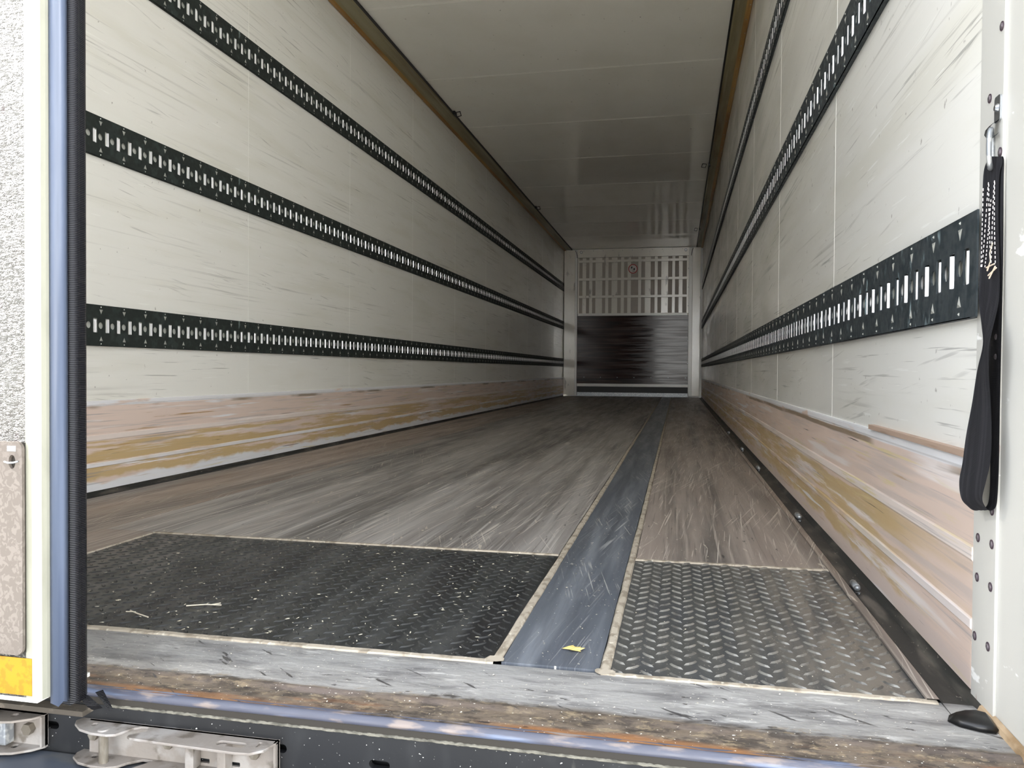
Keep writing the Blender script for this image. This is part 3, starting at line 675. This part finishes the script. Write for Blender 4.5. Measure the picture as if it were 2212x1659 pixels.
# ---------------------------------------------------------------- ceiling hooks on the coves
def chook(x, y, s, lab):
    e = empty('ceiling_hook', None, (x, y, H))
    bm = bmesh.new(); box(bm, -.020*s if s < 0 else 0, .020*s if s > 0 else 0, -.03, .03, -.030, 0.) ; link('bracket', bm, m_seal_b, e)
    bm = bmesh.new(); c = [(s*(.02), 0, -.006), (s*.060, -.012, -.004), (s*.072, -.012, -.040), (s*.030, .0, -.044)]
    tube(bm, c, .0045, 6, True); link('ring', bm, m_signk, e)
    tag(e, lab, 'hook', 'hooks under the ceiling coves')
chook(.152, 5.5, 1, 'black hook with ring under the left ceiling cove, the nearer one')
chook(.152, 9.41, 1, 'black hook with ring under the left ceiling cove, the farther one')
chook(W-.118, 7.59, -1, 'black hook with ring under the right ceiling cove, the nearer one')
chook(W-.118, 11.39, -1, 'black hook with ring under the right ceiling cove, the farther one')

# ---------------------------------------------------------------- left door (closed)
YD = -.105
dr = tag(empty('door_1', None, (0, 0, 0)), 'closed left rear door of white textured skin with black edge gasket', kind='structure')
bm = bmesh.new(); box(bm, -.03, 1.228, YD, -.012, .026, H+.03); link('door_skin', bm, m_grp, dr)
pr = [(1.226, YD-.0005), (1.236, YD-.001), (1.242, YD+.001), (1.2455, YD+.005), (1.2465, YD+.012), (1.2465, YD+.040), (1.230, -.060), (1.226, -.012)]
bm = bmesh.new(); A = [bm.verts.new((a, b, .024)) for a, b in pr]; B = [bm.verts.new((a, b, H+.03)) for a, b in pr]
for i in range(len(pr)): bm.faces.new((A[i], A[(i+1) % 8], B[(i+1) % 8], B[i]))
bm.faces.new(A); bm.faces.new(B[::-1]); bmesh.ops.recalc_face_normals(bm, faces=bm.faces)
link('door_edge', bm, m_rim, dr, False)
boxo('bottom_rail', m_white, -.03, 1.2435, YD-.0012, -.014, .0215, .0270, dr)
def gasket(name, prof, m, z0, z1, nz=1, ragged=0.):
    bm = bmesh.new(); rows = []
    for i in range(nz+1):
        z = z0+(z1-z0)*i/nz; rows.append([bm.verts.new((a, b, z + (random.uniform(-ragged, ragged) if i == 0 else 0))) for a, b in prof])
    k = len(prof)
    for i in range(nz):
        for j in range(k): bm.faces.new((rows[i][j], rows[i][(j+1) % k], rows[i+1][(j+1) % k], rows[i+1][j]))
    bm.faces.new(rows[0][::-1]); bm.faces.new(rows[-1]); bmesh.ops.recalc_face_normals(bm, faces=bm.faces)
    return link(name, bm, m, dr, True)
gasket('outer_gasket', [(1.2466, -.088), (1.2520, -.0890), (1.2580, -.0870), (1.2610, -.0820), (1.2615, -.0760), (1.2590, -.0700), (1.2466, -.0680)], m_gask, .013, H+.02, 1, .003)
gasket('inner_gasket', [(1.2466, -.0675), (1.2590, -.0680), (1.2640, -.0640), (1.2650, -.0580), (1.2625, -.0520), (1.2625, -.044), (1.2580, -.036), (1.230, -.030), (1.230, -.0675)], m_gask2, .006, H+.02, 1, .002)
# galvanised latch cover with finger slot and wire pin
lp = empty('latch_cover', dr, (0, 0, 0))
bm = bmesh.new(); T = lambda u, v, w: Vector((u, YD-.0085+w, v))
plate(bm, rrect(.98, 1.2285, .0845, .3600, .010, 5), [circ(1.2135, .3340, .0090, 16, .0052)], .0045, T); link('cover_plate', bm, m_galv, lp)
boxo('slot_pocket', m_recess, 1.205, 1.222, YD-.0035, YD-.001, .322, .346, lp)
bm = bmesh.new(); box(bm, 1.2065, 1.2195, YD-.0092, YD-.0083, .3475, .3545, .0003); link('stamped_tab', bm, m_steel_d, lp)
bm = bmesh.new(); tube(bm, [(1.2030, YD-.0095, .3340), (1.2110, YD-.0125, .3330), (1.2190, YD-.0125, .3335), (1.2240, YD-.0095, .3350)], .0012, 8); link('wire_pin', bm, m_steel_d, lp, True)
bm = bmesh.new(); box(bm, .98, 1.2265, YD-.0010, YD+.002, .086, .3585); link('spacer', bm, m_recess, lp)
bm = bmesh.new(); box(bm, 1.0, 1.2355, YD-.0016, YD-.0006, .0300, .0785, .0002); link('yellow_reflector', bm, m_yel, dr)
# torn gasket end
bm = bmesh.new()
def quad(bm, pts): bm.faces.new([bm.verts.new(p) for p in pts])
quad(bm, [(1.252, -.050, .012), (1.268, -.046, .010), (1.272, -.030, -.010), (1.256, -.034, -.012)])
quad(bm, [(1.256, -.034, -.012), (1.272, -.030, -.010), (1.268, -.018, -.020), (1.254, -.022, -.022)])
quad(bm, [(1.274, -.040, .012), (1.278, -.030, .012), (1.279, -.012, -.022), (1.274, -.014, -.024)])
bmesh.ops.solidify(bm, geom=list(bm.faces), thickness=.002)
link('torn_gasket_end', bm, m_gask2, dr)
boxo('frame_ledge', m_ledge, -.03, 1.238, -.022, -.0005, -.034, -.0265, fr, .001)

# ---------------------------------------------------------------- door keepers
def keeper(lab, x0, x1, full):
    e = empty('door_keeper', None, (x0, 0, -.0675))
    zt, zb, th = .0225, -.0225, .0035
    ln = x1-x0
    def top(u, v): return (u, v)
    if full:
        outer = [(.002, 0), (-.002, -.010), (.004, -.020), (.022, -.033), (.046, -.0395), (.070, -.040), (.082, -.036), (.088, -.026), (.094, -.014), (.102, -.009), (.112, -.008), (.117, -.012), (.117, -.018), (.108, -.026), (.100, -.032), (.101, -.037), (.108, -.041), (.15, -.043), (ln-.040, -.046), (ln-.020, -.044), (ln-.006, -.032), (ln, -.010), (ln, 0)]
        holes = [circ(.033, -.016, .0042, 12), rrect(ln-.078, ln-.036, -.032, -.020, .0058), rrect(ln-.022, ln-.018, -.026, -.014, .0008, 2)]
        bot = [(.002, 0), (.0, -.012), (.004, -.024), (.022, -.036), (.046, -.0405), (.070, -.040), (.082, -.034), (.090, -.022), (.105, -.010), (.120, -.010), (.112, -.022), (.104, -.034), (.112, -.043), (ln-.040, -.046), (ln-.006, -.034), (ln, -.006), (ln, 0)]
    else:
        outer = [(0, 0), (ln, 0), (ln, -.006), (ln-.010, -.020), (ln-.030, -.034), (ln-.060, -.042), (ln-.09, -.044), (0, -.044)]
        holes = [circ(ln-.042, -.016, .0048, 12)]; bot = [(p[0], p[1]) for p in outer]
    for z, o in ((zt, outer), (zb, bot)):
        bm = bmesh.new(); plate(bm, o, [holes[0]] if z == zb else holes, th, lambda u, v, w: Vector((u, v, z-th+w)))
        bmesh.ops.bevel(bm, geom=[ed for ed in bm.edges if ed.calc_face_angle(0) > 1.2], offset=.0007, segments=1, affect='EDGES')
        link('flange', bm, m_keep, e)
    if full:
        bm = bmesh.new(); plate(bm, [(.016, zb), (.030, zb), (ln, zb), (ln, zt), (.016, zt)], [rrect(.186, .206, zb+.004, zb+.010, .001, 2), rrect(.236, .252, zb+.004, zb+.010, .001, 2)], .004, lambda u, v, w: Vector((u, -.006+w, v))); link('back_web', bm, m_keep, e)
        bm = bmesh.new(); box(bm, ln-.0035, ln, -.012, 0, zb, zt); link('end_web', bm, m_keep, e)
        for px, r in ((.044, .0062),):
            bm = bmesh.new(); cyl(bm, (px+.013, -.028, zb), (px+.013, -.028, zt-.002), r, 16); link('roller_pin', bm, m_keep2, e, False)
            bm = bmesh.new(); cyl(bm, (px+.013, -.028, zt), (px+.013, -.028, zt+.0015), r*1.25, 16, r); link('pin_head', bm, m_keep, e)
        for u in (.180, .228):
            bm = bmesh.new(); box(bm, u, u+.013, -.024, -.006, zb+.001, zt-.004, .002); link('spacer_block', bm, m_keep, e)
        for u in (.026, .145, ln-.032): 
            bm = bmesh.new(); cyl(bm, (u, -.006, .004), (u, -.013, .004), .0075, 6); link('bolt', bm, m_keep2, e)
    else:
        bm = bmesh.new(); box(bm, 0, ln, -.006, -.001, zb, zt); link('back_web', bm, m_keep, e)
        bm = bmesh.new(); box(bm, ln-.0035, ln, -.012, 0, zb, zt-.001); link('end_web', bm, m_keep, e)
        bm = bmesh.new(); cyl(bm, (ln-.024, -.006, .002), (ln-.024, -.015, .002), .0085, 6); link('bolt', bm, m_keep2, e)
        bm = bmesh.new(); cyl(bm, (ln-.084, -.030, zb), (ln-.084, -.030, zt+.05), .0085, 16); link('lock_rod', bm, m_keep2, e)
        bm = bmesh.new(); box(bm, ln-.074, ln-.048, -.026, -.010, zb+.004, zt-.006, .003); link('lock_cam', bm, m_steel_d, e)
        bm = bmesh.new(); cyl(bm, (ln-.070, -.024, zt), (ln-.070, -.024, zt+.0014), .007, 14, .0055); link('rivet', bm, m_keep, e)
    return tag(e, lab, 'door keeper')
keeper('galvanised door keeper with lock rod under the closed left door', .90, 1.162, False)
keeper('long galvanised door keeper with open pin fork right of the door gasket', 1.220, 1.528, True)
bm = bmesh.new(); plate(bm, rrect(1.845, 2.10, -.046, 0, .004), [], .0035, lambda u, v, w: Vector((u, v, -.0905+w))); box(bm, 1.85, 2.09, -.006, -.001, -.125, -.088)
tag(link('door_keeper', bm, m_keep), 'top edge of a galvanised keeper low on the black frame, right of centre', 'door keeper')

# ---------------------------------------------------------------- strap with hook
F = F_PX; CP = Vector((2.0487, -.96, .4557))
def hit(px, py, x):     # point on plane X = x seen at a pixel of the photograph: used once to take sizes
    d = r_*((px-1106)/F) + u_*((829.5-py)/F) + f_; t = (x-CP.x)/d.x; return CP + d*t
rows = [(338, 2139, 2.4500, 2165, 2.4545), (350, 2132, 2.4490, 2167, 2.4545), (380, 2125, 2.4480, 2160, 2.4530), (470, 2122, 2.4480, 2158, 2.4530), (560, 2119, 2.4475, 2160, 2.4525), (640, 2115, 2.4460, 2160, 2.4510), (700, 2121, 2.4440, 2148, 2.4430), (745, 2124, 2.4430, 2138, 2.4300), (800, 2112, 2.4400, 2137, 2.4320),
        (870, 2101, 2.4370, 2141, 2.4380), (940, 2088, 2.4330, 2143, 2.4380), (1000, 2080, 2.4300, 2140, 2.4360), (1040, 2073, 2.4270, 2131, 2.4330), (1075, 2077, 2.4270, 2123, 2.4320), (1092, 2090, 2.4330, 2128, 2.4380), (1102, 2106, 2.4420, 2138, 2.4470), (1095, 2128, 2.4500, 2150, 2.4530), (1070, 2136, 2.4530, 2154, 2.4540), (1000, 2138, 2.4535, 2157, 2.4545), (880, 2136, 2.4540, 2159, 2.4545), (740, 2134, 2.4540, 2162, 2.4545), (560, 2138, 2.4540, 2166, 2.4548), (400, 2140, 2.4540, 2167, 2.4550), (350, 2142, 2.4540, 2168, 2.4552), (338, 2140, 2.4520, 2166, 2.4548)]
EA = [hit(a, y, xa) for y, a, xa, b, xb in rows]; EB = [hit(b, y, xb) for y, a, xa, b, xb in rows]
def cr(P_, t):
    n = len(P_); i = min(int(t), n-2); f = t-i; p = [P_[max(0, min(n-1, i+k))] for k in (-1, 0, 1, 2)]
    return .5*((2*p[1]) + (p[2]-p[0])*f + (2*p[0]-5*p[1]+4*p[2]-p[3])*f*f + (3*p[1]-p[0]-3*p[2]+p[3])*f**3)
def strap_pt(u, v): return cr(EA, v)*(1-u) + cr(EB, v)*u
sp = empty('tie_down_strap', None, (2.45, .2, .5)); sp_off = Vector((2.45, .2, .5))
bm = bmesh.new(); NV, NU = 144, 8; grid = []
for i in range(NV+1):
    v = (len(rows)-1)*i/NV; row = []
    for j in range(NU+1):
        u = j/NU; p = strap_pt(u, v); q = strap_pt(u, min(v+.05, len(rows)-1.001)) - strap_pt(u, max(v-.05, 0)); wv = EB[min(int(v), len(rows)-1)] - EA[min(int(v), len(rows)-1)]
        nrm = q.cross(wv); nrm = nrm.normalized() if nrm.length > 1e-9 else Vector((1, 0, 0))
        p = p + nrm*(.0006*math.cos(u*PI*6))
        row.append(bm.verts.new(p - sp_off))
    grid.append(row)
for i in range(NV):
    for j in range(NU): bm.faces.new((grid[i][j], grid[i][j+1], grid[i+1][j+1], grid[i+1][j]))
bmesh.ops.solidify(bm, geom=list(bm.faces), thickness=.0014)
link('webbing', bm, m_web_strap, sp, True)
bm = bmesh.new()
for (u0, u1, v0, v1) in ((.10, .10, 2.35, 4.25), (.42, .14, 2.2, 4.25), (.44, .60, 2.25, 4.1), (.60, .30, 2.6, 4.25), (.78, .62, 2.15, 4.15), (.80, .84, 2.2, 4.15)):
    k = 17
    for i in range(k):
        t0, t1 = i/k, (i+.55)/k
        a = strap_pt(u0+(u1-u0)*t0, v0+(v1-v0)*t0); b = strap_pt(u0+(u1-u0)*t1, v0+(v1-v0)*t1)
        off = Vector((-.0022, -.0012, 0)); cyl(bm, a+off-sp_off, b+off-sp_off, .00055, 5)
tag(link('stitching', bm, m_stitch, sp), kind='stuff')
bm = bmesh.new(); off = Vector((-.004, -.002, 0))
tube(bm, [strap_pt(u, v)+off-sp_off for u, v in ((.78, 3.6), (.62, 3.85), (.66, 4.05), (.55, 4.2))], .0007, 5)
for (a, b) in (((.86, 4.12), (.45, 4.22)), ((.95, 4.22), (.55, 4.42)), ((.90, 4.18), (.60, 4.50)), ((.6, 4.15), (.5, 4.3))):
    tube(bm, [strap_pt(*a)+off-sp_off, strap_pt(*b)+off-sp_off], .0010, 5)
link('loose_thread', bm, m_thread, sp)
tag(sp, 'black webbing tie-down strap with white stitching hanging from the right jamb', 'strap')
hk = empty('strap_hook', None, (W-.004, .176, .775)); ho = Vector((W-.004, .187, .775))
bm = bmesh.new(); T = lambda u, v, w: Vector((-w, u, v)); plate(bm, rrect(-.009, .010, .010, .044, .004), [], .0025, T); link('tab', bm, m_steel, hk)
bm = bmesh.new(); cyl(bm, (-.0025, 0, .028), (-.006, 0, .028), .0062, 14, .0035); link('bolt', bm, m_steel, hk)
bm = bmesh.new()
def band(bm, pts, w, th=.0022):
    R_ = []
    for x, z, yo in pts: R_.append([bm.verts.new((x, yo-w/2, z)), bm.verts.new((x, yo+w/2, z))])
    fs = [bm.faces.new((R_[i][0], R_[i][1], R_[i+1][1], R_[i+1][0])) for i in range(len(R_)-1)]
    bmesh.ops.solidify(bm, geom=fs, thickness=th)
band(bm, [(-.001, .014, 0), (-.003, .011, .001), (-.008, .008, .003), (-.012, .003, .004), (-.013, -.003, .005), (-.010, -.008, .004), (-.005, -.009, .003), (-.002, -.005, .002)], .017)
link('curled_eye', bm, m_steel, hk, True)
ring = []
for i in range(20):
    t = 2*PI*i/20; s_, c_ = math.sin(t), math.cos(t); z = -.024 + (.025*(abs(c_)**.7)*(1 if c_ > 0 else -1)); y = .011*(abs(s_)**.7)*(1 if s_ > 0 else -1)
    ring.append((-.0085 + .006*s_, y+.003, z))
bm = bmesh.new(); tube(bm, ring, .0034, 8, True); link('ring', bm, m_steel_d, hk, True)
tag(hk, 'bright zinc hook with oval ring bolted to the right jamb, holding the strap', 'hook')

# ---------------------------------------------------------------- leaves and crumbs
bm = bmesh.new()
lf = [(-.020, -.001), (-.010, .004), (-.004, .009), (.001, .005), (.010, .009), (.009, .003), (.018, .002), (.010, -.002), (.013, -.008), (.003, -.004), (-.004, -.008), (-.008, -.002)]
c0 = bm.verts.new((0, 0, .004)); vs = [bm.verts.new((a, b*1.5, .0015+.003*random.random())) for a, b in lf]
for i in range(len(vs)): bm.faces.new((c0, vs[i], vs[(i+1) % len(vs)]))
lo = link('leaf', bm, m_leaf); lo.location = (1.888, .300, 0.0005); tag(lo, 'small dry yellow leaf on the smooth strip between the checker plates', 'leaf')
bm = bmesh.new()
def flake(x, y, s, a, z=.0008, asp=3.):
    ca, sa = math.cos(a), math.sin(a); w = s/asp
    pts = [(-s, 0), (-s*.4, -w), (s*.6, -w*.8), (s, w*.2), (s*.3, w)]
    t = [bm.verts.new((x+p*ca-q*sa, y+p*sa+q*ca, z+random.uniform(0, .0012))) for p, q in pts]
    bm.faces.new(t)
for _ in range(800):
    x = random.uniform(.7, 1.74); y = random.uniform(.24, .93)
    if random.random() > .35 + .65*((x-.7)/1.04)*(1-(y-.24)/1.1): continue
    flake(x, y, random.uniform(.0012, .0055), random.uniform(0, PI), .0018, random.uniform(1.6, 6))
for _ in range(70): flake(random.uniform(1.96, 2.38), random.uniform(.23, .93), random.uniform(.0006, .0022), random.uniform(0, PI), .0016, 2)
for _ in range(120): flake(random.uniform(1.79, 1.93), random.uniform(.24, 1.6)**1.0, random.uniform(.0006, .0024), random.uniform(0, PI), .0008, 2.5)
for _ in range(260): flake(random.uniform(.1, 1.74), .97+7*random.random()**2, random.uniform(.0015, .0060), random.uniform(0, PI), .0008, random.uniform(1.6, 5))
for _ in range(60): flake(random.uniform(1.97, 2.38), .97+4*random.random()**2, random.uniform(.001, .0045), random.uniform(0, PI), .0008, 3)
for _ in range(110): flake(random.uniform(1.3, 2.4), random.uniform(.02, .20), random.uniform(.0005, .0022), random.uniform(0, PI), .0026, 2.5)
tag(link('crumbs', bm, m_crumb), 'pale straw crumbs and flakes strewn over the floor and checker plates', 'crumbs', kind='stuff')
for x, y, a, lab in ((1.17, .372, .3, 'broken pale twig on the left checker plate'), (1.08, .30, 2.7, 'thin straw stalk on the left checker plate near the gasket')):
    bm = bmesh.new(); d = Vector((math.cos(a), math.sin(a), 0)); s_ = Vector((-d.y, d.x, 0))
    tube(bm, [-d*.035+Vector((0, 0, .003)), Vector((0, 0, .004))+s_*.003, d*.030+Vector((0, 0, .003))], .0012, 5)
    tube(bm, [d*.010+Vector((0, 0, .004)), d*.026+s_*.010+Vector((0, 0, .004))], .0009, 5)
    o = link('twig', bm, m_crumb); o.location = (x, y, 0); tag(o, lab, 'twig')
